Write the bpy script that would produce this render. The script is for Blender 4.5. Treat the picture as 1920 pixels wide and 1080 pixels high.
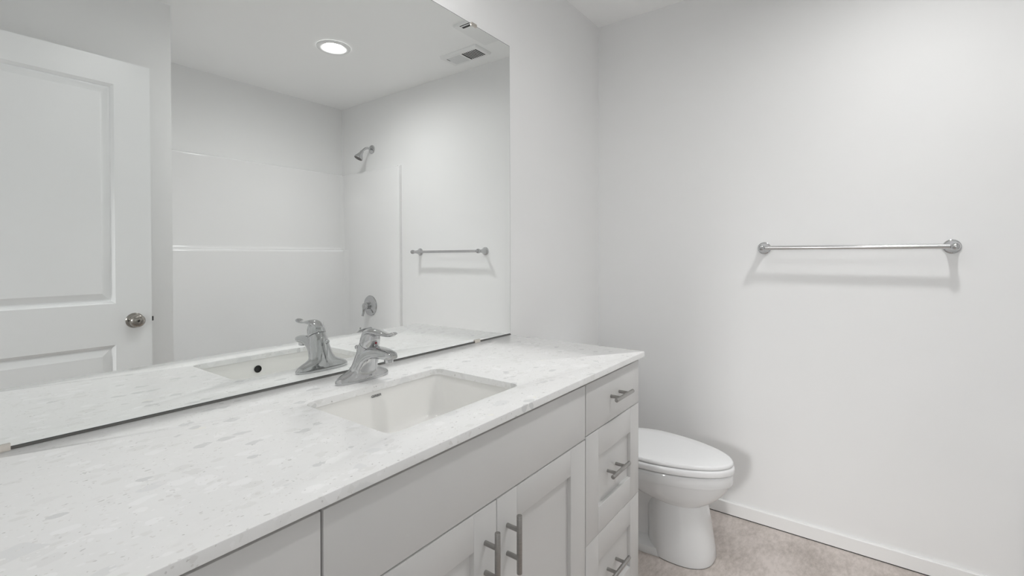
import bpy, bmesh, math, random
from mathutils import Vector, Matrix
from math import sin, cos, pi, radians

for o in list(bpy.data.objects):
    bpy.data.objects.remove(o, do_unlink=True)
scene = bpy.context.scene
col = scene.collection

# ------------------------------------------------------------------ room figures (metres)
ZC = 2.4384            # ceiling
XF = 2.3374            # far wall (towel bar)
YB = -2.3726           # wall behind the tub
XS, YS = 0.8636, -1.5888   # corner of the wall the door opens against
ZT = 0.8767            # counter top
YCF, XCE = -0.5676, 1.5348  # counter front, counter end
XM, ZM = 1.5283, 2.0503    # mirror right edge, top

# ------------------------------------------------------------------ camera
def make_camera():
    yaw, pit, rol = radians(36.6544), radians(-0.549), radians(-0.0595)
    fw = Vector((cos(yaw), sin(yaw), 0)); rt = Vector((sin(yaw), -cos(yaw), 0)); up = Vector((0, 0, 1))
    fw, up = fw*cos(pit)+up*sin(pit), up*cos(pit)-fw*sin(pit)
    rt, up = rt*cos(rol)+up*sin(rol), up*cos(rol)-rt*sin(rol)
    cd = bpy.data.cameras.new('camera'); cam = bpy.data.objects.new('camera', cd); col.objects.link(cam)
    m = Matrix((rt, up, -fw)).transposed().to_4x4(); m.translation = Vector((0, -1.1506, 1.2027))
    cam.matrix_world = m
    cd.sensor_fit = 'HORIZONTAL'; cd.sensor_width = 36
    cd.lens = 878.67/1920*36
    cd.shift_y = (486.42-540)/1920
    cd.clip_start = 0.01
    scene.camera = cam
make_camera()

# ------------------------------------------------------------------ world, added lamp beyond the doorway, exposure
w = bpy.data.worlds.new('world'); scene.world = w; w.use_nodes = True
w.node_tree.nodes['Background'].inputs[0].default_value = (1.0, 1.0, 1.0, 1)
w.node_tree.nodes['Background'].inputs[1].default_value = 0.64

def area(name, loc, target, sx, sy, watts, color=(1, 1, 1)):
    ld = bpy.data.lights.new(name, 'AREA'); ld.shape = 'RECTANGLE'; ld.size = sx; ld.size_y = sy
    ld.energy = watts; ld.color = color
    o = bpy.data.objects.new(name, ld); col.objects.link(o); o.location = loc
    o.rotation_euler = (Vector(target)-Vector(loc)).to_track_quat('-Z', 'Y').to_euler()
    return o
# added lamp in the unbuilt next room, shining through the doorway at the toilet
area('doorway_fill', (-2.3, -0.85, 1.62), (1.9, -0.95, 0.35), 0.30, 0.38, 2.0, (1, 1, 1)).data.spread = radians(36)
LED_STRENGTH = 315.0
SINK_LED_STRENGTH = 158.0

vs = scene.view_settings
scene.display_settings.display_device = 'sRGB'
vs.view_transform = 'Standard'; vs.look = 'None'; vs.exposure = 0.08; vs.gamma = 1.0
vs.use_curve_mapping = False
scene.cycles.max_bounces = 16
scene.cycles.diffuse_bounces = 10
scene.cycles.glossy_bounces = 8
scene.cycles.caustics_reflective = True
scene.cycles.blur_glossy = 0.3
scene.cycles.sample_clamp_indirect = 6.0
scene.cycles.use_denoising = True

# ------------------------------------------------------------------ materials
def mat(name, color=(.8, .8, .8), rough=.5, metal=0.0, spec=.5, coat=0.0):
    m = bpy.data.materials.new(name); m.use_nodes = True
    b = m.node_tree.nodes['Principled BSDF']
    b.inputs['Base Color'].default_value = (*color, 1); b.inputs['Roughness'].default_value = rough
    b.inputs['Metallic'].default_value = metal; b.inputs['Specular IOR Level'].default_value = spec
    b.inputs['Coat Weight'].default_value = coat
    return m
def nodes(m): return m.node_tree.nodes, m.node_tree.links, m.node_tree.nodes['Principled BSDF']
def add_bump(m, scale, strength, dist=.001, detail=3):
    n, l, b = nodes(m)
    tc = n.new('ShaderNodeTexCoord'); t = n.new('ShaderNodeTexNoise'); t.inputs['Scale'].default_value = scale
    t.inputs['Detail'].default_value = detail
    bp = n.new('ShaderNodeBump'); bp.inputs['Strength'].default_value = strength; bp.inputs['Distance'].default_value = dist
    l.new(tc.outputs['Object'], t.inputs['Vector']); l.new(t.outputs['Fac'], bp.inputs['Height'])
    l.new(bp.outputs['Normal'], b.inputs['Normal'])
def vary(m, c0, c1, scale, lo=.35, hi=.65, stretch=(1, 1, 1), detail=5):
    n, l, b = nodes(m)
    tc = n.new('ShaderNodeTexCoord'); mp = n.new('ShaderNodeMapping'); mp.inputs['Scale'].default_value = stretch
    t = n.new('ShaderNodeTexNoise'); t.inputs['Scale'].default_value = scale; t.inputs['Detail'].default_value = detail
    r = n.new('ShaderNodeValToRGB')
    r.color_ramp.elements[0].position = lo; r.color_ramp.elements[0].color = (*c0, 1)
    r.color_ramp.elements[1].position = hi; r.color_ramp.elements[1].color = (*c1, 1)
    l.new(tc.outputs['Object'], mp.inputs['Vector']); l.new(mp.outputs['Vector'], t.inputs['Vector'])
    l.new(t.outputs['Fac'], r.inputs['Fac']); l.new(r.outputs['Color'], b.inputs['Base Color'])
    return r

M = {}
M['wall'] = mat('wall_paint', (.80, .80, .795), .55, spec=.3); vary(M['wall'], (.822, .824, .823), (.830, .832, .831), 3); add_bump(M['wall'], 260, .06, .0006)
M['ceiling'] = mat('ceiling_paint', (.915, .917, .913), .5, spec=.35); add_bump(M['ceiling'], 200, .08, .0006)
M['trim'] = mat('trim_paint', (.84, .84, .835), .35); vary(M['trim'], (.835, .835, .83), (.845, .845, .84), 6)
M['door'] = mat('door_paint', (.82, .83, .835), .32); vary(M['door'], (.862, .872, .876), (.870, .880, .884), 5)
M['cabinet'] = mat('cabinet_paint', (.44, .437, .43), .38, spec=.4); vary(M['cabinet'], (.675, .673, .666), (.685, .683, .676), 7)
M['carcass'] = mat('carcass_gap_shade', (.10, .098, .094), .6); vary(M['carcass'], (.036, .035, .033), (.042, .041, .039), 9)  # near black: the shade of the front gaps put into the board colour
M['porcelain'] = mat('porcelain', (.80, .81, .815), .08, coat=.3); vary(M['porcelain'], (.795, .805, .81), (.805, .815, .82), 4)
M['seat'] = mat('seat_plastic', (.84, .845, .85), .16); vary(M['seat'], (.838, .843, .848), (.842, .847, .852), 4)
M['basin'] = mat('basin_china', (.80, .795, .775), .1, coat=.3); vary(M['basin'], (.862, .857, .838), (.868, .863, .844), 4)
M['fiberglass'] = mat('surround_fiberglass', (.82, .82, .82), .12, coat=.4); vary(M['fiberglass'], (.817, .817, .817), (.823, .823, .823), 3)
M['chrome'] = mat('chrome', (.56, .565, .57), .03, 1.0); vary(M['chrome'], (.555, .56, .565), (.565, .57, .575), 8)
M['nickel'] = mat('brushed_nickel', (.40, .39, .375), .30, 1.0); vary(M['nickel'], (.35, .343, .330), (.42, .412, .398), 60, stretch=(1, 1, 14))
M['knob'] = mat('satin_nickel', (.46, .44, .41), .2, 1.0); vary(M['knob'], (.36, .34, .31), (.39, .37, .34), 9)
M['bar'] = mat('satin_chrome', (.78, .78, .78), .22, 1.0); vary(M['bar'], (.62, .62, .62), (.64, .64, .64), 20)
M['clip'] = mat('clip_metal', (.70, .66, .61), .25, 1.0); vary(M['clip'], (.68, .64, .59), (.72, .68, .63), 40)
M['channel'] = mat('channel_metal', (.16, .158, .15), .5, .4); vary(M['channel'], (.15, .148, .14), (.17, .168, .16), 30)
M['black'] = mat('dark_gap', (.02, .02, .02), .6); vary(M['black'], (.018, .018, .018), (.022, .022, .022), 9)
M['rubber'] = mat('nozzle_rubber', (.10, .095, .09), .45)
def nozzles(m):
    n, l, b = nodes(m)
    tc = n.new('ShaderNodeTexCoord'); v = n.new('ShaderNodeTexVoronoi'); v.inputs['Scale'].default_value = 130
    r = n.new('ShaderNodeValToRGB'); r.color_ramp.elements[0].position = .2; r.color_ramp.elements[0].color = (.25, .24, .23, 1)
    r.color_ramp.elements[1].position = .4; r.color_ramp.elements[1].color = (.09, .085, .08, 1)
    l.new(tc.outputs['Object'], v.inputs['Vector']); l.new(v.outputs['Distance'], r.inputs['Fac']); l.new(r.outputs['Color'], b.inputs['Base Color'])
nozzles(M['rubber'])
M['red'] = mat('red_dot', (.45, .02, .05), .2); vary(M['red'], (.24, .008, .022), (.28, .010, .026), 50)
M['ink'] = mat('logo_ink', (.11, .11, .115), .4); vary(M['ink'], (.10, .10, .105), (.12, .12, .125), 50)
M['vent'] = mat('vent_plastic', (.84, .845, .84), .4); vary(M['vent'], (.835, .84, .835), (.845, .85, .845), 9)
M['lens'] = mat('vent_lens', (.70, .71, .71), .3); vary(M['lens'], (.69, .70, .70), (.71, .72, .72), 30)

def mirror_mat():
    m = bpy.data.materials.new('mirror_silver'); m.use_nodes = True
    n, l = m.node_tree.nodes, m.node_tree.links; n.clear()
    o = n.new('ShaderNodeOutputMaterial'); g = n.new('ShaderNodeBsdfGlossy'); g.inputs['Roughness'].default_value = 0.0
    tc = n.new('ShaderNodeTexCoord'); t = n.new('ShaderNodeTexNoise'); t.inputs['Scale'].default_value = 1.0
    r = n.new('ShaderNodeValToRGB'); r.color_ramp.elements[0].color = (.925, .94, .932, 1); r.color_ramp.elements[1].color = (.93, .945, .937, 1)
    l.new(tc.outputs['Object'], t.inputs['Vector']); l.new(t.outputs['Fac'], r.inputs['Fac']); l.new(r.outputs['Color'], g.inputs['Color'])
    l.new(g.outputs[0], o.inputs[0])
    return m
M['mirror'] = mirror_mat()
M['edge'] = mat('glass_edge', (.28, .30, .29), .2); vary(M['edge'], (.10, .11, .105), (.12, .13, .125), 20)
def emit(name, color, s, beam=0):
    m = bpy.data.materials.new(name); m.use_nodes = True
    n, l = m.node_tree.nodes, m.node_tree.links; n.clear()
    o = n.new('ShaderNodeOutputMaterial'); e = n.new('ShaderNodeEmission'); e.inputs[0].default_value = (*color, 1); e.inputs[1].default_value = s
    if beam:   # the lens throws most of its light downwards
        g = n.new('ShaderNodeNewGeometry'); d = n.new('ShaderNodeVectorMath'); d.operation = 'DOT_PRODUCT'
        l.new(g.outputs['Incoming'], d.inputs[0]); l.new(g.outputs['Normal'], d.inputs[1])
        a = n.new('ShaderNodeMath'); a.operation = 'ABSOLUTE'; l.new(d.outputs['Value'], a.inputs[0])
        k = n.new('ShaderNodeMath'); k.operation = 'MULTIPLY_ADD'; l.new(a.outputs[0], k.inputs[0]); k.inputs[1].default_value = s*(1-beam); k.inputs[2].default_value = s*beam
        l.new(k.outputs[0], e.inputs[1])
    l.new(e.outputs[0], o.inputs[0]); return m
M['led'] = emit('led_glow', (1, .998, .992), LED_STRENGTH, .22)
M['led_sink'] = emit('led_glow_sink', (1, .998, .992), SINK_LED_STRENGTH, .5)

def quartz():
    m = mat('white_quartz', (.85, .85, .84), .16, spec=.5)
    n, l, b = nodes(m)
    tc = n.new('ShaderNodeTexCoord')
    def math_(op, a, bb=None, c=None):
        x = n.new('ShaderNodeMath'); x.operation = op
        for k, v in enumerate((a, bb, c)):
            if v is None: continue
            if hasattr(v, 'links'): l.new(v, x.inputs[k])
            else: x.inputs[k].default_value = v
        return x.outputs[0]
    def mix(fac, a, bb):
        x = n.new('ShaderNodeMix'); x.data_type = 'RGBA'
        l.new(fac, x.inputs['Factor'])
        for s, v in ((x.inputs[6], a), (x.inputs[7], bb)):
            if hasattr(v, 'links'): l.new(v, s)
            else: s.default_value = (*v, 1)
        return x.outputs[2]
    wn = n.new('ShaderNodeTexNoise'); wn.inputs['Scale'].default_value = 26; wn.inputs['Detail'].default_value = 3
    l.new(tc.outputs['Object'], wn.inputs['Vector'])
    wv = n.new('ShaderNodeVectorMath'); wv.operation = 'SCALE'; wv.inputs['Scale'].default_value = .022
    l.new(wn.outputs['Color'], wv.inputs[0])
    add = n.new('ShaderNodeVectorMath'); add.operation = 'ADD'; l.new(tc.outputs['Object'], add.inputs[0]); l.new(wv.outputs[0], add.inputs[1])
    def chips(scale, keep, size, rot, stretch):
        mp = n.new('ShaderNodeMapping'); mp.inputs['Rotation'].default_value = (0, 0, rot); mp.inputs['Scale'].default_value = stretch
        l.new(add.outputs[0], mp.inputs['Vector'])
        v = n.new('ShaderNodeTexVoronoi'); v.inputs['Scale'].default_value = scale; v.inputs['Randomness'].default_value = 1
        v.distance = 'MINKOWSKI'; v.inputs['Exponent'].default_value = 1.4
        l.new(mp.outputs[0], v.inputs['Vector'])
        sp = n.new('ShaderNodeSeparateColor'); l.new(v.outputs['Color'], sp.inputs[0])
        gate = math_('GREATER_THAN', sp.outputs[0], keep)
        rad = math_('MULTIPLY', sp.outputs[2], size)
        inside = math_('SUBTRACT', rad, v.outputs['Distance'])
        inside = n_clamp(math_('MULTIPLY', inside, 22.0))
        return math_('MULTIPLY', gate, inside), sp.outputs[1]
    def n_clamp(x):
        c = n.new('ShaderNodeClamp'); l.new(x, c.inputs[0]); return c.outputs[0]
    base = n.new('ShaderNodeTexNoise'); base.inputs['Scale'].default_value = 60; base.inputs['Detail'].default_value = 4
    l.new(tc.outputs['Object'], base.inputs['Vector'])
    c = mix(base.outputs['Fac'], (.835, .836, .830), (.868, .869, .866))
    def ramp(fac, stops):
        r = n.new('ShaderNodeValToRGB'); r.color_ramp.interpolation = 'CONSTANT'
        els = r.color_ramp.elements
        els[0].position = 0; els[0].color = (*stops[0][1], 1)
        els[1].position = stops[1][0]; els[1].color = (*stops[1][1], 1)
        for p_, cc in stops[2:]:
            e = els.new(p_); e.color = (*cc, 1)
        l.new(fac, r.inputs['Fac']); return r.outputs['Color']
    # broad pale chips, then mid grey, then little dark flecks
    f, k = chips(15, .25, .64, .5, (1, 1.5, 1)); c = mix(f, c, ramp(k, [(0, (.815, .815, .81)), (.3, (.895, .895, .895)), (.62, (.84, .84, .835)), (.8, (.875, .87, .83)), (.86, (.79, .795, .795))]))
    f, k = chips(36, .22, .66, 1.9, (1, 1.6, 1)); c = mix(f, c, ramp(k, [(0, (.80, .80, .79)), (.3, (.895, .895, .895)), (.66, (.825, .825, .82)), (.86, (.71, .715, .715))]))
    f, k = chips(85, .42, .56, .9, (1, 1.5, 1)); c = mix(f, c, ramp(k, [(0, (.81, .805, .795)), (.35, (.89, .89, .89)), (.72, (.77, .765, .755)), (.93, (.66, .66, .65))]))
    f, k = chips(210, .84, .50, .2, (1, 1.6, 1)); c = mix(f, c, ramp(k, [(0, (.74, .735, .72)), (.5, (.66, .655, .645)), (.88, (.50, .495, .485))]))
    l.new(c, b.inputs['Base Color'])
    return m
M['quartz'] = quartz()

def floor_mat():
    m = mat('vinyl_stone_floor', (.42, .38, .35), .42, spec=.35)
    n, l, b = nodes(m)
    tc = n.new('ShaderNodeTexCoord')
    t1 = n.new('ShaderNodeTexNoise'); t1.inputs['Scale'].default_value = 4.2; t1.inputs['Detail'].default_value = 9; t1.inputs['Roughness'].default_value = .62
    mp = n.new('ShaderNodeMapping'); mp.inputs['Scale'].default_value = (1, 2.2, 1); mp.inputs['Rotation'].default_value = (0, 0, .5)
    t2 = n.new('ShaderNodeTexNoise'); t2.inputs['Scale'].default_value = 26; t2.inputs['Detail'].default_value = 6; t2.inputs['Roughness'].default_value = .7
    l.new(tc.outputs['Object'], t1.inputs['Vector']); l.new(tc.outputs['Object'], mp.inputs['Vector']); l.new(mp.outputs[0], t2.inputs['Vector'])
    mx = n.new('ShaderNodeMath'); mx.operation = 'MULTIPLY_ADD'; mx.inputs[1].default_value = .45
    l.new(t2.outputs['Fac'], mx.inputs[0])
    sc = n.new('ShaderNodeMath'); sc.operation = 'MULTIPLY'; sc.inputs[1].default_value = .55
    l.new(t1.outputs['Fac'], sc.inputs[0]); l.new(sc.outputs[0], mx.inputs[2])
    r = n.new('ShaderNodeValToRGB')
    r.color_ramp.elements[0].position = .38; r.color_ramp.elements[0].color = (.39, .345, .312, 1)
    r.color_ramp.elements[1].position = .60; r.color_ramp.elements[1].color = (.65, .59, .555, 1)
    l.new(mx.outputs[0], r.inputs['Fac']); l.new(r.outputs['Color'], b.inputs['Base Color'])
    return m
M['floor'] = floor_mat()

# ------------------------------------------------------------------ mesh helpers
def finish(bm, angle=28, merge=False):
    if merge: bmesh.ops.remove_doubles(bm, verts=bm.verts, dist=1e-6)
    bmesh.ops.recalc_face_normals(bm, faces=bm.faces)
    a = radians(angle)
    for f in bm.faces: f.smooth = True
    for e in bm.edges:
        e.smooth = not (len(e.link_faces) == 2 and e.calc_face_angle(0) > a)
def obj(name, bm, m, parent=None, angle=28, recalc=True):
    finish(bm, angle)
    me = bpy.data.meshes.new(name); bm.to_mesh(me); bm.free()
    o = bpy.data.objects.new(name, me); col.objects.link(o)
    for x in (m if isinstance(m, (list, tuple)) else [m]): me.materials.append(x)
    if parent is not None:
        o.parent = parent
        o.matrix_parent_inverse = parent.matrix_basis.inverted()
    return o
def empty(name, loc):
    o = bpy.data.objects.new(name, None); col.objects.link(o); o.location = loc; o.empty_display_size = .05
    return o
def tag(o, label, cat, group=None):
    o['label'] = label; o['category'] = cat
    if group: o['group'] = group
    return o
def structure(o): o['kind'] = 'structure'; return o
def box(bm, x0, x1, y0, y1, z0, z1, bev=0.0, seg=2):
    vs_ = [bm.verts.new((x, y, z)) for x in (x0, x1) for y in (y0, y1) for z in (z0, z1)]
    q = [(0, 1, 3, 2), (4, 6, 7, 5), (0, 4, 5, 1), (2, 3, 7, 6), (0, 2, 6, 4), (1, 5, 7, 3)]
    fs = [bm.faces.new([vs_[i] for i in k]) for k in q]
    if bev > 0:
        es = list({e for f in fs for e in f.edges})
        bmesh.ops.bevel(bm, geom=es, offset=bev, segments=seg, profile=.5, affect='EDGES')
def new(): return bmesh.new()
def ring_loft(bm, rings, cap0=True, cap1=True):
    L = [[bm.verts.new(p) for p in r] for r in rings]
    k = len(L[0])
    for a, b in zip(L, L[1:]):
        for i in range(k):
            bm.faces.new((a[i], a[(i+1) % k], b[(i+1) % k], b[i]))
    if cap0: bm.faces.new(L[0][::-1])
    if cap1: bm.faces.new(L[-1])
    return L
def frame(d):
    d = Vector(d).normalized(); h = Vector((0, 0, 1)) if abs(d.z) < .9 else Vector((1, 0, 0))
    u = d.cross(h).normalized(); v = u.cross(d).normalized()
    return u, v, d
def lathe(bm, origin, axis, prof, seg=32, cap0=True, cap1=True):
    """prof: (distance along axis, radius)"""
    u, v, d = frame(axis); o = Vector(origin)
    rings = [[o+d*t+(u*cos(2*pi*i/seg)+v*sin(2*pi*i/seg))*max(r, 1e-5) for i in range(seg)] for t, r in prof]
    ring_loft(bm, rings, cap0, cap1)
def tube(bm, pts, rad, seg=16, flat=None):
    """swept tube; rad: one radius or one per point; flat: (ru, rv) pairs"""
    pts = [Vector(p) for p in pts]; n_ = len(pts); rings = []
    ref = None
    for i, p in enumerate(pts):
        t = (pts[min(i+1, n_-1)]-pts[max(i-1, 0)]).normalized()
        if ref is None: ref = frame(t)[0]
        u = (ref-t*ref.dot(t)).normalized(); ref = u; v = t.cross(u)
        r = rad[i] if isinstance(rad, (list, tuple)) else rad
        rings.append([p+(u*cos(2*pi*k/seg)+v*sin(2*pi*k/seg))*r for k in range(seg)])
    ring_loft(bm, rings)
def cyl(bm, a, b, r, seg=24, bev=0.0):
    a, b = Vector(a), Vector(b); L = (b-a).length
    if bev > 0: pr = [(0, r-bev), (bev*.3, r-bev*.3), (bev, r), (L-bev, r), (L-bev*.3, r-bev*.3), (L, r-bev)]
    else: pr = [(0, r), (L, r)]
    lathe(bm, a, b-a, pr, seg)
def prism(bm, poly, axis, a0, a1):
    """poly in the two other axes, extruded along 'X','Y' or 'Z'"""
    def P(q, a):
        return {'X': (a, q[0], q[1]), 'Y': (q[0], a, q[1]), 'Z': (q[0], q[1], a)}[axis]
    ring_loft(bm, [[P(q, a0) for q in poly], [P(q, a1) for q in poly]])
def rrect(x0, x1, y0, y1, r, z, k=6):
    out = []
    for cx, cy, a in ((x1-r, y1-r, 0), (x0+r, y1-r, 90), (x0+r, y0+r, 180), (x1-r, y0+r, 270)):
        for i in range(k+1):
            t = radians(a+90*i/k); out.append(Vector((cx+r*cos(t), cy+r*sin(t), z)))
    return out
def egg(xc, w_, yf, yb, yw, z, e=1.0, n_=56):
    """plan outline: widest at yw, front tip yf, back yb (front is towards -Y)"""
    P = lambda q: math.copysign(abs(q)**e, q)
    out = []
    for i in range(n_):
        t = 2*pi*i/n_; c, s = cos(t), sin(t)
        out.append(Vector((xc+w_*P(s), yw+((yf-yw) if c > 0 else (yw-yb))*P(c), z)))
    return out

# ------------------------------------------------------------------ the setting
def slab(name, m, *b):
    bm = new(); box(bm, *b); return structure(obj(name, bm, m))
XE = -0.004      # room face of the entry wall
slab('floor', M['floor'], -1.6, XF+.12, YB-.12, .12, -.10, 0)
slab('ceiling', M['ceiling'], -1.6, XF+.12, YB-.12, .12, ZC, ZC+.10)
slab('wall_mirror', M['wall'], XE, XF+.12, 0, .12, 0, ZC)
slab('wall_far', M['wall'], XF, XF+.12, YB-.12, 0, 0, ZC)
slab('wall_tub', M['wall'], XS, XF, YB-.12, YB, 0, ZC)
slab('wall_behind_door', M['wall'], XE-.11, XS, YB-.12, YS, 0, ZC)
bm = new()
box(bm, XE-.11, XE, -.69, .12, 0, ZC); box(bm, XE-.11, XE, YS, -1.49, 0, ZC); box(bm, XE-.11, XE, -1.49, -.69, 2.075, ZC)
structure(obj('wall_entry', bm, M['wall']))
BB = .0601
bm = new(); prism(bm, [(XF, .004), (XF-.013, .004), (XF-.013, BB-.003), (XF-.010, BB), (XF, BB)], 'Y', -1.60, 0); structure(obj('baseboard_far', bm, M['trim']))
bm = new(); box(bm, XF-.0122, XF, -1.60, 0, .0001, .0041); structure(obj('baseboard_gap_shade', bm, M['black']))  # dark strip painting the shade line under the baseboard
bm = new(); prism(bm, [(0, .004), (-.013, .004), (-.013, BB-.003), (-.010, BB), (0, BB)], 'X', 1.532, XF-.013); structure(obj('baseboard_mirror', bm, M['trim']))
bm = new(); prism(bm, [(YS, .004), (YS+.013, .004), (YS+.013, BB-.003), (YS+.010, BB), (YS, BB)], 'X', XE, XS); structure(obj('baseboard_door', bm, M['trim']))
# door frame of the doorway the room is entered by
bm = new()
box(bm, XE-.112, XE+.002, -.71, -.689, 0, 2.075, .001); box(bm, XE-.112, XE+.002, -1.491, -1.47, 0, 2.075, .001); box(bm, XE-.112, XE+.002, -1.47, -.71, 2.062, 2.076, .001)
structure(obj('trim_1', bm, M['trim']))

# ------------------------------------------------------------------ open panel door
def rect_ring(x0, x1, z0, z1, ins, y):
    return [Vector((x0+ins, y, z0+ins)), Vector((x1-ins, y, z0+ins)), Vector((x1-ins, y, z1-ins)), Vector((x0+ins, y, z1-ins))]
def make_door():
    yf, yb = -1.46, -1.495
    x0, x1, z0, z1 = .0045, .7395, .012, 2.0601
    px0, px1 = .133, .6105
    pans = [(.30, .8205), (1.0005, 1.951)]
    bm = new()
    def quad(a, b, c, d, y): bm.faces.new([bm.verts.new((p[0], y, p[1])) for p in (a, b, c, d)])
    for y in (yf, yb):
        quad((x0, z0), (px0, z0), (px0, z1), (x0, z1), y); quad((px1, z0), (x1, z0), (x1, z1), (px1, z1), y)
        zs = [z0]+[v for p in pans for v in p]+[z1]
        for a, b in zip(zs[::2], zs[1::2]): quad((px0, a), (px1, a), (px1, b), (px0, b), y)
    for y, s in ((yf, -1), (yb, 1)):
        for a, b in pans:
            rings = [rect_ring(px0, px1, a, b, i, y+s*dp) for i, dp in ((0, 0), (.004, .004), (.010, .009), (.013, .0145), (.018, .0145), (.045, .0025), (.047, .0025))]
            ring_loft(bm, rings, False, True)
    for a, b, c, d in (((x0, z0), (x1, z0), 0, 0), ((x1, z0), (x1, z1), 0, 0), ((x1, z1), (x0, z1), 0, 0), ((x0, z1), (x0, z0), 0, 0)):
        bm.faces.new([bm.verts.new(p) for p in ((a[0], yf, a[1]), (b[0], yf, b[1]), (b[0], yb, b[1]), (a[0], yb, a[1]))])
    d = structure(obj('door_1', bm, M['door'], angle=20))
    for pl in d.data.polygons: pl.use_smooth = False
    d['label'] = 'white two panel door standing open, seen in the mirror'
    for s, y in ((1, yf), (-1, yb)):
        bm = new()
        if s == 1:
            lathe(bm, (.676, y, .9205), (0, 1, 0), [(0, .0335), (.003, .0335), (.006, .031), (.0085, .022), (.010, .0125), (.018, .0115), (.022, .014), (.025, .021), (.030, .0262), (.037, .0285), (.044, .0278), (.050, .0245), (.0540, .0190), (.0562, .0120), (.0570, .006), (.0555, .004), (.055, .001)], 40)
        else:
            lathe(bm, (.676, y, .9205), (0, -1, 0), [(0, .0335), (.003, .0335), (.006, .031), (.0085, .022), (.010, .0125), (.018, .0115), (.022, .014), (.025, .022), (.030, .0275), (.037, .029), (.044, .0275), (.050, .022), (.053, .008), (.053, .001)], 40)
        k = obj('door_knob', bm, M['knob'], d)
        if s == 1:
            k['label'] = 'satin nickel knob'
            bm = new(); lathe(bm, (.654, y+.0045, .9215), (0, 1, 0), [(0, .0042), (.0045, .0042), (.0050, .003)], 16); obj('privacy_pin', bm, M['black'], k)
            bm = new(); lathe(bm, (.676, y+.0545, .9205), (0, 1, 0), [(0, .0035), (.0022, .0035), (.0026, .002)], 16); obj('lock_button', bm, M['black'], k)
    bm = new(); prism(bm, [(.738, -1.484), (.7515, -1.484), (.7515, -1.480), (.742, -1.470), (.738, -1.470)], 'Z', .910, .930)
    obj('latch_bolt', bm, M['black'], d)
    bm = new(); box(bm, .7385, .7405, -1.4895, -1.4655, .892, .949, .0004); obj('latch_plate', bm, M['knob'], d)
    for z in (.25, 1.03, 1.85):
        bm = new(); cyl(bm, (.002, -1.4545, z-.045), (.002, -1.4545, z+.045), .005, 16, .001); obj('hinge', bm, M['knob'], d)
make_door()

# ------------------------------------------------------------------ mirror with its clips
def my(x, z): return -.0095+.00227*x+.00243*(z-ZT)
def make_mirror():
    root = empty('wall_mirror_sheet', (.765, 0, ZT+.006)); root.name = 'vanity_mirror'
    x0, x1, z0, z1 = .004, XM, ZT+.0042, ZM
    bm = new()
    e = .0024
    P = lambda x, z, dy: bm.verts.new((x, my(x, z)+dy, z))
    F = [P(x0+e, z0+e, 0), P(x1-e, z0+e, 0), P(x1-e, z1-e, 0), P(x0+e, z1-e, 0)]
    G = [P(x0, z0, .0012), P(x1, z0, .0012), P(x1, z1, .0012), P(x0, z1, .0012)]
    B = [P(x0, z0, .003), P(x1, z0, .003), P(x1, z1, .003), P(x0, z1, .003)]
    bm.faces.new(F)
    for A_, B_ in ((F, G), (G, B)):
        for i in range(4):
            f = bm.faces.new((A_[i], A_[(i+1) % 4], B_[(i+1) % 4], B_[i])); f.material_index = 1
    f = bm.faces.new(B[::-1]); f.material_index = 1
    for f in bm.faces: f.smooth = False
    me = bpy.data.meshes.new('mirror_glass'); bm.to_mesh(me); bm.free()
    me.materials.append(M['mirror']); me.materials.append(M['edge'])
    g = bpy.data.objects.new('mirror_glass', me); col.objects.link(g); g.parent = root; g.matrix_parent_inverse = root.matrix_basis.inverted()
    bm = new()
    prism(bm, [(0, ZT+.0003), (-.0072, ZT+.0003), (-.0072, ZT+.0040), (0, ZT+.0040)], 'X', x0, x1)
    c = obj('bottom_channel', bm, M['channel'], root); c['label'] = 'dark grey metal channel under the glass'
    def clip(xa, xb, z, up):
        bm = new(); s = 1 if up else -1
        yf = my((xa+xb)/2, z)
        # hooked tab: leg on the wall side, lip over the face of the glass
        prof = [(-.0001, z-s*.004), (yf-.0035, z-s*.004), (yf-.0038, z-s*.002), (yf-.0036, z+s*.0075), (yf-.0004, z+s*.0075), (yf-.0004, z-s*.0006), (-.0001, z-s*.0006)]
        prism(bm, prof, 'X', xa, xb)
        k = obj('mirror_clip', bm, M['clip'], root)
        return k
    clip(.094, .1255, ZT+.0044, True); clip(1.303, 1.334, ZT+.0044, True); clip(1.292, 1.3205, ZM, False); clip(.092, .1205, ZM, False)
    tag(root, 'large frameless wall mirror above the white quartz countertop', 'mirror')
make_mirror()

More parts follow.
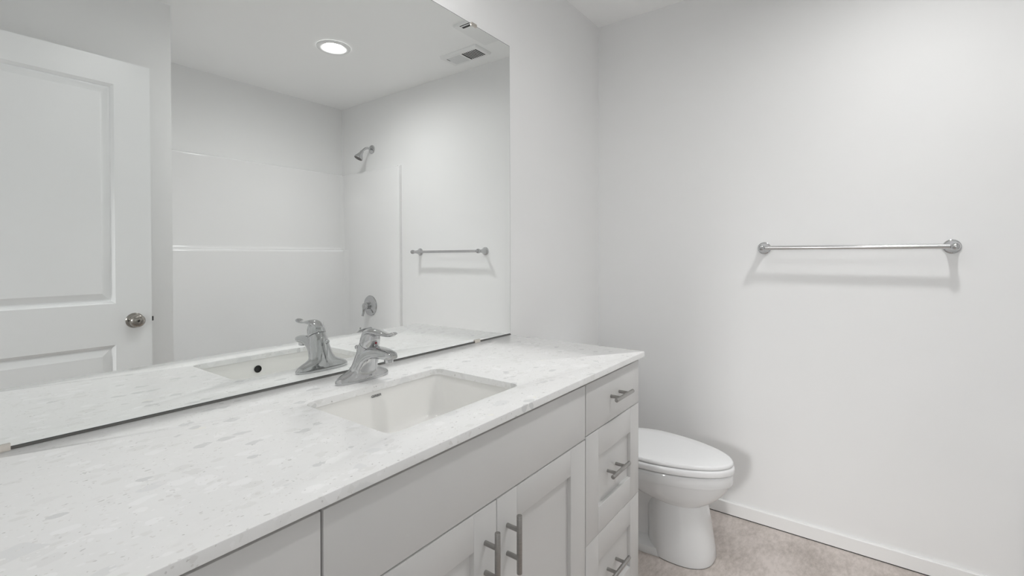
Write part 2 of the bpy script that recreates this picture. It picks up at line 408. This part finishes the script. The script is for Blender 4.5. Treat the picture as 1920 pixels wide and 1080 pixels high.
# ------------------------------------------------------------------ countertop and sink
SX0, SX1, SY0, SY1 = .5485, .9540, -.4655, -.1710     # cutout
def make_counter():
    t = .0165; e = .0018
    bm = new()
    O = (0.0, XCE, YCF, -.0004)
    outer = lambda z, i: rrect(O[0]+i, O[1]-i, O[2]+i, O[3]-i, .004, z, 3)
    inner = lambda z, i: rrect(SX0-i, SX1+i, SY0-i, SY1+i, .022, z, 8)
    def addl(pts): return [bm.verts.new(p) for p in pts]
    def band(a, b):
        k = len(a)
        for i in range(k): bm.faces.new((a[i], a[(i+1) % k], b[(i+1) % k], b[i]))
    oT, oS, oB = addl(outer(ZT, e)), addl(outer(ZT-e, 0)), addl(outer(ZT-t, 0))
    iT, iS, iB = addl(inner(ZT, e)), addl(inner(ZT-e, 0)), addl(inner(ZT-t, 0))
    oM = addl(outer(ZT-e*.3, e*.3)); iM = addl(inner(ZT-e*.3, e*.3))
    for chain in ((oT, oM, oS, oB), (iT, iM, iS, iB)):
        for a, b in zip(chain, chain[1:]): band(a, b)
    for a, b in ((oT, iT), (oB, iB)):
        es = []
        for L in (a, b):
            for i in range(len(L)):
                ed = bm.edges.get((L[i], L[(i+1) % len(L)])); es.append(ed)
        bmesh.ops.triangle_fill(bm, use_beauty=True, use_dissolve=False, edges=es)
    c = obj('countertop', bm, M['quartz'], angle=25)
    tag(c, 'white speckled quartz countertop with rectangular sink cutout on grey vanity cabinets', 'countertop')
make_counter()
def make_sink():
    zt = ZT-.0168
    root = empty('undermount_sink', ((SX0+SX1)/2, (SY0+SY1)/2, zt-.13))
    bm = new()
    g = .0035
    R = lambda i, r, z: rrect(SX0-g+i, SX1+g-i, SY0-g+i, SY1+g-i, r, z, 8)
    zb = .742
    rings = [R(-.024, .04, zt-.010), R(-.024, .04, zt), R(0, .026, zt), R(.001, .028, zt-.004), R(.006, .040, zt-.05), R(.011, .050, zb+.030), R(.014, .052, zb+.016), R(.022, .054, zb+.006), R(.038, .058, zb+.001), R(.075, .06, zb-.001)]
    L = ring_loft(bm, rings, False, True)
    outr = [R(-.024, .04, zt-.010), R(-.010, .036, zt-.012), R(-.004, .036, zb+.03), R(.03, .05, zb-.010), R(.075, .05, zb-.012)]
    ring_loft(bm, outr, False, True)
    obj('basin', bm, M['basin'], root, angle=50)
    cx = (SX0+SX1)/2
    bm = new(); lathe(bm, (cx, (SY0+SY1)/2, zb-.0012), (0, 0, 1), [(0, .031), (.002, .031), (.003, .029), (.0035, .022), (.0032, .001)], 32); d = obj('drain', bm, M['chrome'], root)
    bm = new(); lathe(bm, (cx, (SY0+SY1)/2, zb+.002), (0, 0, 1), [(0, .018), (.004, .018), (.0055, .016), (.006, .001)], 28); obj('stopper', bm, M['chrome'], d)
    # overflow hole in the front wall
    yo = SY0-g+.0065
    bm = new(); lathe(bm, (.7405, yo-.0035, .8285), (0, 1, .09), [(0, .0105), (.0015, .0105), (.0042, .0118), (.0046, .0105), (.0018, .0098), (.0016, .001)], 28, True, True)
    obj('overflow_hole', bm, M['black'], root)['label'] = 'round dark overflow hole'
    # maker's lettering on the back wall
    cu = bpy.data.curves.new('lettering', 'FONT'); cu.body = 'GERBER'; cu.size = .0082; cu.align_x = 'LEFT'; cu.extrude = .0002; cu.offset = .00022; cu.space_character = 1.02
    to = bpy.data.objects.new('lettering', cu); col.objects.link(to)
    bpy.context.view_layer.update()
    me = bpy.data.meshes.new_from_object(to.evaluated_get(bpy.context.evaluated_depsgraph_get()))
    bpy.data.objects.remove(to); bpy.data.curves.remove(cu)
    xs = [v.co.x for v in me.vertices]; wdt = max(xs)-min(xs); mn = min(xs)
    for v in me.vertices:
        x, y = (v.co.x-mn)*(.0300/wdt), v.co.y
        v.co = (.7270+x, SY1+g-.0033-.0001+v.co.z-.0010, .8455+y)   # reads from the room
    me.materials.append(M['ink'])
    lo = bpy.data.objects.new('logo', me); col.objects.link(lo); lo.parent = root; lo.matrix_parent_inverse = root.matrix_basis.inverted()
    lo['label'] = 'small dark GERBER lettering'
    tag(root, 'white rectangular undermount sink in the quartz countertop', 'sink')
make_sink()

# ------------------------------------------------------------------ faucet
def ell(cx, cy, cz, rx, ry, tilt=0.0, n_=40, e=1.0):
    """horizontal ellipse tilted about X by tilt (front edge lowers)"""
    P = lambda q: math.copysign(abs(q)**e, q)
    out = []
    for i in range(n_):
        t = 2*pi*i/n_; dx, dy = rx*P(cos(t)), ry*P(sin(t))
        out.append(Vector((cx+dx, cy+dy*cos(tilt), cz+dy*sin(tilt))))
    return out
def make_faucet():
    fx, fy = .7520, -.1020
    root = empty('faucet', (fx, fy, ZT))
    z = lambda h: ZT+h
    bm = new()
    ring_loft(bm, [ell(fx, fy, z(.0002), .0795, .0240), ell(fx, fy, z(.003), .0805, .0248), ell(fx, fy, z(.009), .0795, .0242), ell(fx, fy, z(.015), .0735, .0232),
                   ell(fx, fy, z(.0205), .0635, .0226), ell(fx, fy-.001, z(.0255), .0515, .0224), ell(fx, fy-.003, z(.031), .0415, .0226, .05), ell(fx, fy-.006, z(.039), .0352, .0230, .12), ell(fx, fy-.011, z(.053), .0312, .0236, .24),
                   ell(fx, fy-.0185, z(.072), .0280, .0242, .40), ell(fx, fy-.0262, z(.0926), .0258, .0247, .52), ell(fx, fy-.0266, z(.0936), .0248, .0238, .52)])
    obj('faucet_body', bm, M['chrome'], root, angle=50)
    # spout: broad root on the base, hollow underneath, arching out over the basin
    bm = new()
    path = [((-.1275, .0005), (-.092, .008), .0360), ((-.1280, .012), (-.094, .034), .0345), ((-.1315, .026), (-.099, .058), .0318), ((-.1395, .0405), (-.111, .0775), .0284), ((-.1530, .0520), (-.131, .0885), .0252),
            ((-.1700, .0600), (-.156, .0920), .0222), ((-.1870, .0632), (-.182, .0918), .0202), ((-.2040, .0640), (-.2045, .0890), .0186), ((-.2190, .0655), (-.2215, .0842), .0162), ((-.2270, .0690), (-.2290, .0772), .0105)]
    rings = []
    sgn = lambda q, e: math.copysign(abs(q)**e, q)
    for i, (Lo, Up, hw) in enumerate(path):
        hollow = (.12, .30, .40, .42, .40, .34, .22, .10, 0, 0)[i]
        r = []
        for k in range(48):
            th = 2*pi*k/48; cx_, sy_ = sgn(cos(th), .55), sgn(sin(th), .75)
            f = (sy_+1)/2
            if sy_ < 0: f = f+(1-abs(cx_)**2.2)*hollow*(-sy_)
            r.append(Vector((fx+hw*cx_, Lo[0]+(Up[0]-Lo[0])*f, z(Lo[1]+(Up[1]-Lo[1])*f))))
        rings.append(r)
    ring_loft(bm, rings)
    sp = obj('spout', bm, M['chrome'], root, angle=50)
    bm = new(); lathe(bm, (fx, -.2060, z(.0740)), (0, -.10, -1), [(0, .0125), (.004, .0125), (.0045, .0115), (.0155, .0112), (.0165, .0102), (.0165, .0085), (.010, .0075), (.010, .001)], 28); obj('aerator', bm, M['chrome'], sp)
    # groove ring and dome handle with lever
    bm = new(); ring_loft(bm, [ell(fx, fy-.0264, z(.0920), .0235, .0225, .52), ell(fx, fy-.0276, z(.0962), .0235, .0225, .52)]); obj('groove_ring', bm, M['black'], root)
    bm = new()
    H = [(-.1289, .0946, .0250, .0240, .52), (-.1292, .0954, .0258, .0247, .52), (-.1310, .1000, .0258, .0248, .48), (-.1332, .1065, .0254, .0246, .40), (-.1355, .1135, .0244, .0240, .30), (-.1370, .1195, .0225, .0225, .22), (-.1385, .1250, .0185, .0190, .13), (-.1395, .1290, .0135, .0140, .06), (-.140, .1315, .0080, .0085, 0), (-.140, .1325, .0030, .0030, 0), (-.140, .1327, .0006, .0006, 0)]
    ring_loft(bm, [ell(fx, y, z(h), rx, ry, t) for y, h, rx, ry, t in H])
    hd = obj('handle', bm, M['chrome'], root, angle=60)
    bm = new()
    lp = [(-.114, .1160, .014, .006), (-.129, .1262, .0200, .0088), (-.148, .1302, .0204, .0082), (-.166, .1300, .0178, .0067), (-.184, .1275, .0150, .0053), (-.200, .1262, .0134, .0046), (-.213, .1268, .0130, .0049), (-.222, .1290, .0128, .0053), (-.2295, .1315, .0105, .0046), (-.233, .133, .006, .003)]
    rings = []
    for i, (y, h, hw, ht) in enumerate(lp):
        a = lp[max(i-1, 0)]; b = lp[min(i+1, len(lp)-1)]
        t = Vector((0, b[0]-a[0], b[1]-a[1])).normalized(); nrm = Vector((0, -t.z, t.y)); nrm = nrm if nrm.z > 0 else -nrm
        rings.append([Vector((fx+hw*cos(2*pi*k/28), y, z(h)))+nrm*(ht*sin(2*pi*k/28)) for k in range(28)])
    ring_loft(bm, rings); obj('lever', bm, M['chrome'], hd, angle=60)
    bm = new(); lathe(bm, (fx, -.1525, z(.1010)), (0, -1, .10), [(0, .0030), (.0052, .0030), (.0058, .0022), (.0060, .0005)], 20); obj('temperature_dot', bm, M['red'], hd)['label'] = 'small red temperature dot'
    bm = new(); lathe(bm, (fx, fy+.021, z(.008)), (0, .04, 1), [(0, .0022), (.066, .0022), (.068, .004), (.070, .0062), (.074, .0068), (.077, .0060), (.079, .003), (.0793, .0005)], 18); obj('lift_rod', bm, M['chrome'], root)
    tag(root, 'chrome single lever faucet standing behind the sink', 'faucet')
make_faucet()

# ------------------------------------------------------------------ vanity cabinets
YFF, YFB = -.5476, -.5280     # front face and back of doors and drawer fronts
def shaker(bm, x0, x1, z0, z1, sl, sr, rt_, rb, rec=.011):
    b = .0013
    box(bm, x0, x0+sl, YFF, YFB, z0, z1, b); box(bm, x1-sr, x1, YFF, YFB, z0, z1, b)
    box(bm, x0+sl, x1-sr, YFF, YFB, z1-rt_, z1, b); box(bm, x0+sl, x1-sr, YFF, YFB, z0, z0+rb, b)
    box(bm, x0+sl-.006, x1-sr+.006, YFF+rec, YFB-.003, z0+rb-.006, z1-rt_+.006)
def slab_front(bm, x0, x1, z0, z1): box(bm, x0, x1, YFF, YFB, z0, z1, .0012)
def pull(parent, a, b, depth, half=.0300, y0=YFF):
    """bar pull between bar ends a and b (x,z); posts stand on the face at y0"""
    bm = new(); ya = y0-depth
    A, B = Vector((a[0], ya, a[1])), Vector((b[0], ya, b[1])); d = (B-A).normalized(); mid = (A+B)/2
    cyl(bm, A, B, .0059, 24, .0009)
    for s in (-1, 1):
        p = mid+d*(half*s); cyl(bm, (p.x, y0+.0002, p.z), (p.x, ya+.002, p.z), .0050, 20)
    return obj('handle', bm, M['nickel'], parent)
def carcass(bm, x0, x1, top, open_top=False):
    p = .016; zb_ = .10; yf = YFB+.008
    box(bm, x0+.0006, x0+p, yf, -.0006, 0, top); box(bm, x1-p, x1-.0006, yf, -.0006, 0, top)
    box(bm, x0+p, x1-p, yf, -.0006, zb_, zb_+p); box(bm, x0+p, x1-p, -.012, -.0006, zb_+p, top)
    box(bm, x0+p, x1-p, -.468, -.455, 0, zb_)
    if not open_top: box(bm, x0+p, x1-p, yf+.03, -.012, top-p, top)
    else: box(bm, x0+p, x1-p, yf, -.512, top-.10, top-.02)
CT = ZT-.0166    # cabinet top
FT = CT-.0152    # top of the fronts
xa, xb, xc, xd = .0050, .3645, 1.1475, 1.5305
def drawer_unit(x0, x1, label, fx0, fx1):
    root = empty('drawer_cabinet', ((x0+x1)/2, -.264, 0))
    bm = new(); carcass(bm, x0, x1, CT); obj('carcass', bm, M['carcass'], root)
    if x1 > 1.5:
        bm = new(); box(bm, x1-.0005, x1+.0012, YFB+.004, -.0006, 0, CT-.0003); obj('end_panel', bm, M['cabinet'], root)
    mid = (fx0+fx1)/2
    bm = new(); slab_front(bm, fx0, fx1, .7040, FT); d = obj('drawer', bm, M['cabinet'], root); pull(d, (mid-.0620, .7765), (mid+.0620, .7765), .032)
    for z0, z1 in ((.3980, .7008), (.1020, .3963)):
        bm = new(); shaker(bm, fx0, fx1, z0, z1, .0775, .0700, .0790, .0760); d = obj('drawer', bm, M['cabinet'], root)
        pull(d, (mid-.0620, (z0+z1)/2-.002), (mid+.0620, (z0+z1)/2-.002), .032, y0=YFF+.011)
    tag(root, label, 'cabinet')
drawer_unit(xc+.0003, xd, 'grey three drawer cabinet at the counter end beside the toilet', xc+.0025, xd-.0006)
drawer_unit(xa, xb-.0003, 'grey drawer cabinet at the near end of the counter, left of the sink doors', xa, xb-.0022)
def sink_unit():
    x0, x1 = xb, xc
    root = empty('sink_cabinet', ((x0+x1)/2, -.264, 0))
    bm = new(); carcass(bm, x0, x1, CT, True); obj('carcass', bm, M['carcass'], root)
    bm = new(); slab_front(bm, x0+.0022, x1-.0022, .6985, FT); obj('false_front', bm, M['cabinet'], root)
    xm_ = .7569
    bm = new(); shaker(bm, x0+.0022, xm_-.0012, .102, .6950, .0720, .0705, .0735, .0735); dl = obj('cabinet_door', bm, M['cabinet'], root)
    bm = new(); shaker(bm, xm_+.0012, x1-.0022, .102, .6950, .0700, .0790, .0690, .0735); dr = obj('cabinet_door', bm, M['cabinet'], root)
    pull(dl, (.7190, .5325), (.7190, .6555), .032); pull(dr, (.7925, .5340), (.7925, .6570), .032)
    tag(root, 'grey sink cabinet with two shaker doors and a plain false front', 'cabinet')
sink_unit()

# ------------------------------------------------------------------ toilet
def make_toilet():
    xc_ = 1.936
    root = empty('toilet', (xc_, -.40, 0))
    bm = new()
    S = [  # z, half width, front, back, widest, exponent
        (0.0025, .110, -.697, -.440, -.57, .85), (.012, .112, -.700, -.440, -.57, .85), (.045, .109, -.696, -.440, -.57, .85), (.10, .104, -.688, -.440, -.565, .85), (.18, .098, -.675, -.440, -.56, .85),
        (.222, .096, -.667, -.44, -.555, .88), (.2245, .099, -.671, -.43, -.55, .90), (.232, .109, -.685, -.40, -.53, .94), (.250, .128, -.708, -.36, -.50, .98), (.275, .145, -.731, -.31, -.46, 1.02), (.300, .1555, -.746, -.27, -.44, 1.05), (.3165, .1600, -.7525, -.25, -.435, 1.06),
        (.3180, .1655, -.7600, -.24, -.435, 1.06), (.3230, .1672, -.7625, -.235, -.435, 1.06), (.345, .1675, -.763, -.235, -.435, 1.06), (.357, .1675, -.763, -.235, -.435, 1.06), (.3605, .1655, -.760, -.237, -.435, 1.06), (.3615, .160, -.753, -.24, -.435, 1.06)]
    ring_loft(bm, [egg(xc_, w_, yf, yb, yw, z, e) for z, w_, yf, yb, yw, e in S])
    obj('bowl', bm, M['porcelain'], root, angle=30)
    bm = new(); ring_loft(bm, [egg(xc_, .1085, -.6955, -.4415, -.57, .0001, .85), egg(xc_, .1085, -.6955, -.4415, -.57, .0026, .85)]); obj('base_gap_shade', bm, M['black'], root)  # dark strip painted in for the shadow line where the foot meets the floor
    bm = new()   # trapway and rear foot behind the pedestal
    T = [(0, .108, -.62, -.06, -.34, .6), (.012, .109, -.62, -.06, -.34, .6), (.028, .104, -.61, -.07, -.34, .6), (.036, .085, -.60, -.075, -.34, .6), (.045, .050, -.58, -.08, -.34, .6), (.12, .040, -.56, -.10, -.34, .6), (.17, .046, -.56, -.10, -.34, .6), (.215, .080, -.55, -.09, -.32, .6), (.27, .105, -.55, -.06, -.30, .6), (.33, .125, -.5, -.03, -.26, .55), (.355, .135, -.5, -.03, -.26, .55)]
    ring_loft(bm, [egg(xc_, w_, yf, yb, yw, z, e) for z, w_, yf, yb, yw, e in T])
    obj('trapway', bm, M['porcelain'], root, angle=40)
    def plate(name, m, z0, z1, dw, r, extra=0.0, crown=0.0):
        bm = new(); W, F_, Bk = .1665+dw, -.7635-dw, -.235
        rings = []
        q = .0022
        for t in (0, .5, 1.0):
            a = radians(90*t); rings.append(egg(xc_, W-q+q*sin(a), F_+q-q*sin(a), Bk, -.437, z0+q*(1-cos(a)), 1.05))
        for t in (0, .35, .7, 1.0):
            a = radians(90*t); rings.append(egg(xc_, W-r+r*cos(a), F_+r-r*cos(a), Bk, -.437, z1-r+r*sin(a), 1.05))
        if crown:
            rings.append(egg(xc_, (W-r)*.72, -.437+(F_+r+.437)*.72, -.437+(Bk+.437)*.8, -.437, z1+crown*.7, 1.0))
            rings.append(egg(xc_, (W-r)*.25, -.437+(F_+r+.437)*.25, -.437+(Bk+.437)*.3, -.437, z1+crown, 1.0))
        ring_loft(bm, rings); return obj(name, bm, m, root, angle=50)
    plate('seat', M['seat'], .3662, .3905, .0045, .010)
    plate('lid', M['seat'], .3935, .4080, .0000, .0085, crown=.003)
    for s in (-1, 1):
        bm = new(); cyl(bm, (xc_+s*.075-.02, -.245, .382), (xc_+s*.075+.02, -.245, .382), .012, 20, .002); obj('hinge', bm, M['seat'], root)
        bm = new(); cyl(bm, (xc_+s*.10, -.46, .3612), (xc_+s*.10, -.46, .3668), .010, 16); obj('seat_bumper', bm, M['seat'], root)
        bm = new(); cyl(bm, (xc_+s*.05, -.60, .3902), (xc_+s*.05, -.60, .3942), .008, 16); obj('lid_bumper', bm, M['seat'], root)
    bm = new(); ring_loft(bm, [rrect(xc_-.185, xc_+.185, -.205, -.018, .03, .352), rrect(xc_-.195, xc_+.195, -.208, -.014, .03, .40), rrect(xc_-.205, xc_+.205, -.212, -.012, .03, .690)])
    tk = obj('tank', bm, M['porcelain'], root, angle=40)
    bm = new(); ring_loft(bm, [rrect(xc_-.205, xc_+.205, -.213, -.011, .03, .690), rrect(xc_-.213, xc_+.213, -.220, -.006, .034, .694), rrect(xc_-.213, xc_+.213, -.220, -.006, .034, .715), rrect(xc_-.206, xc_+.206, -.213, -.012, .03, .722)])
    obj('tank_lid', bm, M['porcelain'], root, angle=30)
    bm = new(); cyl(bm, (xc_-.150, -.211, .645), (xc_-.150, -.226, .645), .011, 20, .002); tube(bm, [(xc_-.150, -.226, .645), (xc_-.12, -.229, .642), (xc_-.085, -.228, .635)], [.005, .006, .007]); obj('flush_lever', bm, M['chrome'], tk)
    tag(root, 'white elongated toilet with closed lid between vanity and far wall', 'toilet')
make_toilet()

# ------------------------------------------------------------------ towel bar
def make_towel_bar():
    y0, y1, zz, dp = -.8075, -1.4185, 1.2315, .072
    root = empty('towel_bar', (XF, (y0+y1)/2, zz))
    for y in (y0, y1):
        bm = new()
        lathe(bm, (XF, y, zz), (-1, 0, 0), [(0, .0265), (.004, .0265), (.0065, .0255), (.008, .0225), (.011, .0205), (.014, .0195), (.022, .0150), (.036, .0118), (.050, .0105), (.058, .0108), (.0595, .0120), (.066, .0142), (.073, .0150), (.080, .0140), (.086, .0105), (.089, .0055), (.090, .0005)], 36)
        obj('post', bm, M['chrome'], root, angle=30)
    bm = new(); cyl(bm, (XF-dp, y0, zz), (XF-dp, y1, zz), .0088, 28); obj('bar', bm, M['bar'], root)['label'] = 'satin bar between the chrome posts'
    tag(root, 'chrome towel bar on two round posts on the white far wall', 'towel bar')
make_towel_bar()

# ------------------------------------------------------------------ tub alcove (seen in the mirror)
def arc(cx, cy, r, a0, a1, k=8): return [(cx+r*cos(radians(a0+(a1-a0)*i/k)), cy+r*sin(radians(a0+(a1-a0)*i/k))) for i in range(k+1)]
def make_surround():
    root = empty('shower_surround', ((XS+XF)/2, YB, .44))
    zb_, zl, zt_ = .4405, 1.2570, 1.8850
    yu, yl = YB+.0300, YB+.0900          # faces of the upper and lower back panel
    g = .0008
    prof = [(YB+g, zb_), (yl, zb_)]+arc(yl-.020, zl-.020, .020, 0, 90)+arc(yu+.026, zl+.026, .026, 270, 180)+arc(yu-.014, zt_-.014, .014, 0, 90)+[(YB+g, zt_)]
    bm = new(); prism(bm, prof, 'X', XS+.001, XF-.001); obj('back_panel', bm, M['fiberglass'], root, angle=30)
    for xw, s, t, rib in ((XF-.0009, -1, .020, .009), (XS+.0009, 1, .0055, 0.0)):
        xi = xw+s*t
        bm = new()
        ye = -1.6188
        poly = [(xw, YB+.03), (xi, YB+.03), (xi, ye-.030), (xi+s*rib, ye-.022), (xi+s*rib, ye-.006), (xi+s*rib*.3-s*.0005, ye), (xw, ye)]
        def ring(z, ins): 
            return [Vector((xw+(x-xw)*(1-ins), y, z)) for x, y in poly]
        ring_loft(bm, [ring(zb_, 0), ring(zt_-.018, 0), ring(zt_-.008, .10), ring(zt_-.002, .35), ring(zt_, .7)])
        obj('end_panel', bm, M['fiberglass'], root, angle=30)
        # coved corners between back and end panels, upper and lower
        for yy, z0, z1, r in ((yu, zl-.004, zt_-.012, .034), (yl, zb_, zl-.001, .034)):
            cxr = xi+s*r
            pts = [(xi-s*.001, yy-.001), (xi-s*.001, yy+r)] + [(cxr-s*r*cos(radians(a)), yy+r-r*sin(radians(a))) for a in range(0, 91, 10)] + [(cxr, yy-.001)]
            bm = new(); prism(bm, pts, 'Z', z0, z1); obj('corner_cove', bm, M['fiberglass'], root, angle=30)
    tag(root, 'glossy white three sided tub surround with a ledge, seen in the mirror', 'surround')
    tub = empty('bathtub', ((XS+XF)/2, -1.98, 0))
    x0, x1, y0, y1, zr = XS+.002, XF-.002, YB+.002, -1.6060, .4400
    bm = new()
    R = lambda i, r, z: rrect(x0+i, x1-i, y0+i, y1-i, r, z, 6)
    ring_loft(bm, [R(0, .012, 0), R(0, .012, zr-.012), R(.004, .014, zr-.003), R(.012, .016, zr), R(.070, .10, zr), R(.080, .11, zr-.010), R(.105, .13, .12), R(.14, .14, .075), R(.20, .14, .07)])
    obj('tub_body', bm, M['fiberglass'], tub, angle=35)
    bm = new(); lathe(bm, (XF-.27, -1.98, .0702), (0, 0, 1), [(0, .03), (.003, .03), (.004, .02), (.004, .001)], 24); obj('drain', bm, M['chrome'], tub)
    tag(tub, 'white alcove bathtub below the surround', 'bathtub')
make_surround()
XW = XF-.0209     # face of the far end panel
def make_shower_head():
    y = -1.968
    root = empty('showerhead', (XF, y, 2.052))
    bm = new(); lathe(bm, (XF, y, 2.050), (-1, 0, 0), [(0, .034), (.004, .034), (.008, .031), (.012, .019), (.013, .0105)], 32); obj('flange', bm, M['chrome'], root)
    bm = new()
    pts = [(XF-.001, y, 2.050), (XF-.030, y, 2.0535), (XF-.050, y, 2.0520), (XF-.066, y, 2.0445), (XF-.080, y, 2.0330), (XF-.094, y, 2.0190)]
    tube(bm, pts, .0088, 20); obj('shower_arm', bm, M['chrome'], root)
    d = Vector((-.43, -.17, -.885)).normalized()
    o_ = Vector((XF-.092, y, 2.0215))
    bm = new(); lathe(bm, o_, d, [(0, .010), (.003, .0128), (.014, .0132), (.018, .0142), (.030, .0188), (.046, .0265), (.057, .0325), (.063, .0338), (.067, .0335), (.0685, .0322)], 40)
    h = obj('spray_head', bm, M['chrome'], root)
    bm = new(); lathe(bm, o_+d*.0678, d, [(0, .0314), (.0016, .0310), (.0024, .018), (.0026, .001)], 40); obj('spray_face', bm, M['rubber'], h)['label'] = 'dark spray face'
    tag(root, 'chrome shower head on a bent arm above the tub surround', 'shower head')
make_shower_head()
def make_valve():
    y, zz = -1.972, .8125
    root = empty('shower_valve', (XW, y, zz))
    bm = new(); lathe(bm, (XW-.0003, y, zz), (-1, 0, 0), [(0, .080), (.004, .080), (.008, .077), (.010, .070), (.013, .045), (.017, .036), (.020, .035)], 48); obj('escutcheon', bm, M['chrome'], root)
    bm = new(); lathe(bm, (XW-.019, y, zz), (-1, 0, 0), [(0, .0265), (.020, .0255), (.026, .0270), (.034, .0270), (.044, .024), (.050, .017), (.053, .008), (.0535, .001)], 32); h = obj('valve_handle', bm, M['chrome'], root)
    bm = new(); tube(bm, [(XW-.052, y, zz+.004), (XW-.060, y-.003, zz-.012), (XW-.062, y-.006, zz-.034), (XW-.064, y-.008, zz-.056), (XW-.069, y-.010, zz-.078)], [.015, .0135, .010, .0085, .0090], 20); obj('lever', bm, M['chrome'], h)
    tag(root, 'round chrome shower valve with a drooping lever, on the tub end panel', 'valve')
    root = empty('tub_spout', (XW, y, .610))
    bm = new(); tube(bm, [(XW-.0003, y, .614), (XW-.020, y, .614), (XW-.060, y, .613), (XW-.095, y, .609), (XW-.112, y, .602), (XW-.122, y, .592)], [.029, .0275, .0255, .0235, .022, .019], 28); obj('spout_body', bm, M['chrome'], root)
    bm = new(); lathe(bm, (XW-.098, y, .628), (0, 0, 1), [(0, .004), (.012, .004), (.014, .0075), (.020, .008), (.022, .006), (.0225, .001)], 20); obj('diverter_knob', bm, M['chrome'], root)
    tag(root, 'chrome tub spout with diverter knob, peeking over the faucet in the mirror', 'spout')
make_valve()

# ------------------------------------------------------------------ on the ceiling
def make_downlight(x, y, glow, label):
    c = (x, y, ZC)
    root = empty('recessed_light', c)
    bm = new(); lathe(bm, c, (0, 0, -1), [(0.0005, .096), (.004, .096), (.0085, .093), (.0105, .088), (.0108, .080), (.0100, .070), (.0050, .0595), (.0045, .0590)], 56, False, False); obj('trim_ring', bm, M['vent'], root)
    bm = new(); lathe(bm, c, (0, 0, -1), [(.0008, .0588), (.0040, .0588), (.0046, .055), (.0048, .001)], 56); obj('diffuser', bm, glow, root)['label'] = 'glowing white diffuser'
    tag(root, label, 'ceiling light')
make_downlight(1.6085, -1.3570, M['led'], 'round recessed ceiling light, lit, seen in the mirror')
make_downlight(.7800, -.3800, M['led_sink'], 'lit round recessed light in the ceiling directly above the sink')
def make_vent():
    x0, x1, y0, y1 = 2.080, 2.2270, -.9580, -.6600
    root = empty('exhaust_fan', ((x0+x1)/2, (y0+y1)/2, ZC))
    bm = new(); e = .012; h = .014
    R = lambda i, z: rrect(x0+i, x1-i, y0+i, y1-i, .004, z, 3)
    gx0, gx1 = x0+.030, x1-.022
    ring_loft(bm, [R(0, ZC-.0004), R(0, ZC-.004), R(.006, ZC-h)], True, False)
    # face around the two openings
    ys = [y0+.006, y0+.030, -.8150, -.8020, -.6860, y1-.006]
    def q(xa_, xb_, ya_, yb_): bm.faces.new([bm.verts.new(p) for p in ((xa_, ya_, ZC-h), (xb_, ya_, ZC-h), (xb_, yb_, ZC-h), (xa_, yb_, ZC-h))])
    fx0, fx1 = x0+.006, x1-.006
    q(fx0, gx0, ys[0], ys[5]); q(gx1, fx1, ys[0], ys[5]); q(gx0, gx1, ys[0], ys[1]); q(gx0, gx1, ys[2], ys[3]); q(gx0, gx1, ys[4], ys[5])
    f = obj('housing', bm, M['vent'], root)
    bm = new(); box(bm, gx0-.001, gx1+.001, ys[1]-.001, ys[2]+.001, ZC-h+.0004, ZC-h+.004); obj('light_lens', bm, M['lens'], root)['label'] = 'pale grey lens'
    bm = new(); box(bm, gx0-.001, gx1+.001, ys[3]-.001, ys[4]+.001, ZC-h+.0016, ZC-h+.0040); g = obj('grille', bm, M['black'], root)
    bm = new(); k = 8
    for i in range(1, k):
        yy = ys[3]+(ys[4]-ys[3])*i/k
        box(bm, gx0-.001, gx1+.001, yy-.0020, yy+.0020, ZC-h+.0002, ZC-h+.0017)
    obj('louvers', bm, M['lens'], g)
    bm = new(); box(bm, gx0+.004, gx0+.034, ys[1]+.001, ys[1]+.005, ZC-h-.0002, ZC-h+.0003); obj('pull_slot', bm, M['black'], root)
    tag(root, 'white rectangular ceiling exhaust fan with a dark louvred half, seen in the mirror', 'exhaust fan')
    # second ceiling grille, mostly cut off by the mirror's top edge
    x0, x1, y0, y1, h = 1.840, 2.110, -.615, -.330, .014
    root = empty('ceiling_register', ((x0+x1)/2, (y0+y1)/2, ZC))
    bm = new()
    ring_loft(bm, [rrect(x0, x1, y0, y1, .003, ZC-.0004, 3), rrect(x0, x1, y0, y1, .003, ZC-.006, 3), rrect(x0+.004, x1-.004, y0+.004, y1-.004, .003, ZC-h, 3)])
    obj('cover_plate', bm, M['vent'], root)
    for xa_, xb_ in ((1.850, 1.857), (1.866, 1.882)):
        bm = new(); box(bm, xa_, xb_, -.575, -.370, ZC-h-.0004, ZC-h+.002); obj('vent_slot', bm, M['black'], root)
    tag(root, 'white slotted ceiling register cut off by the mirror top edge', 'register')
make_vent()
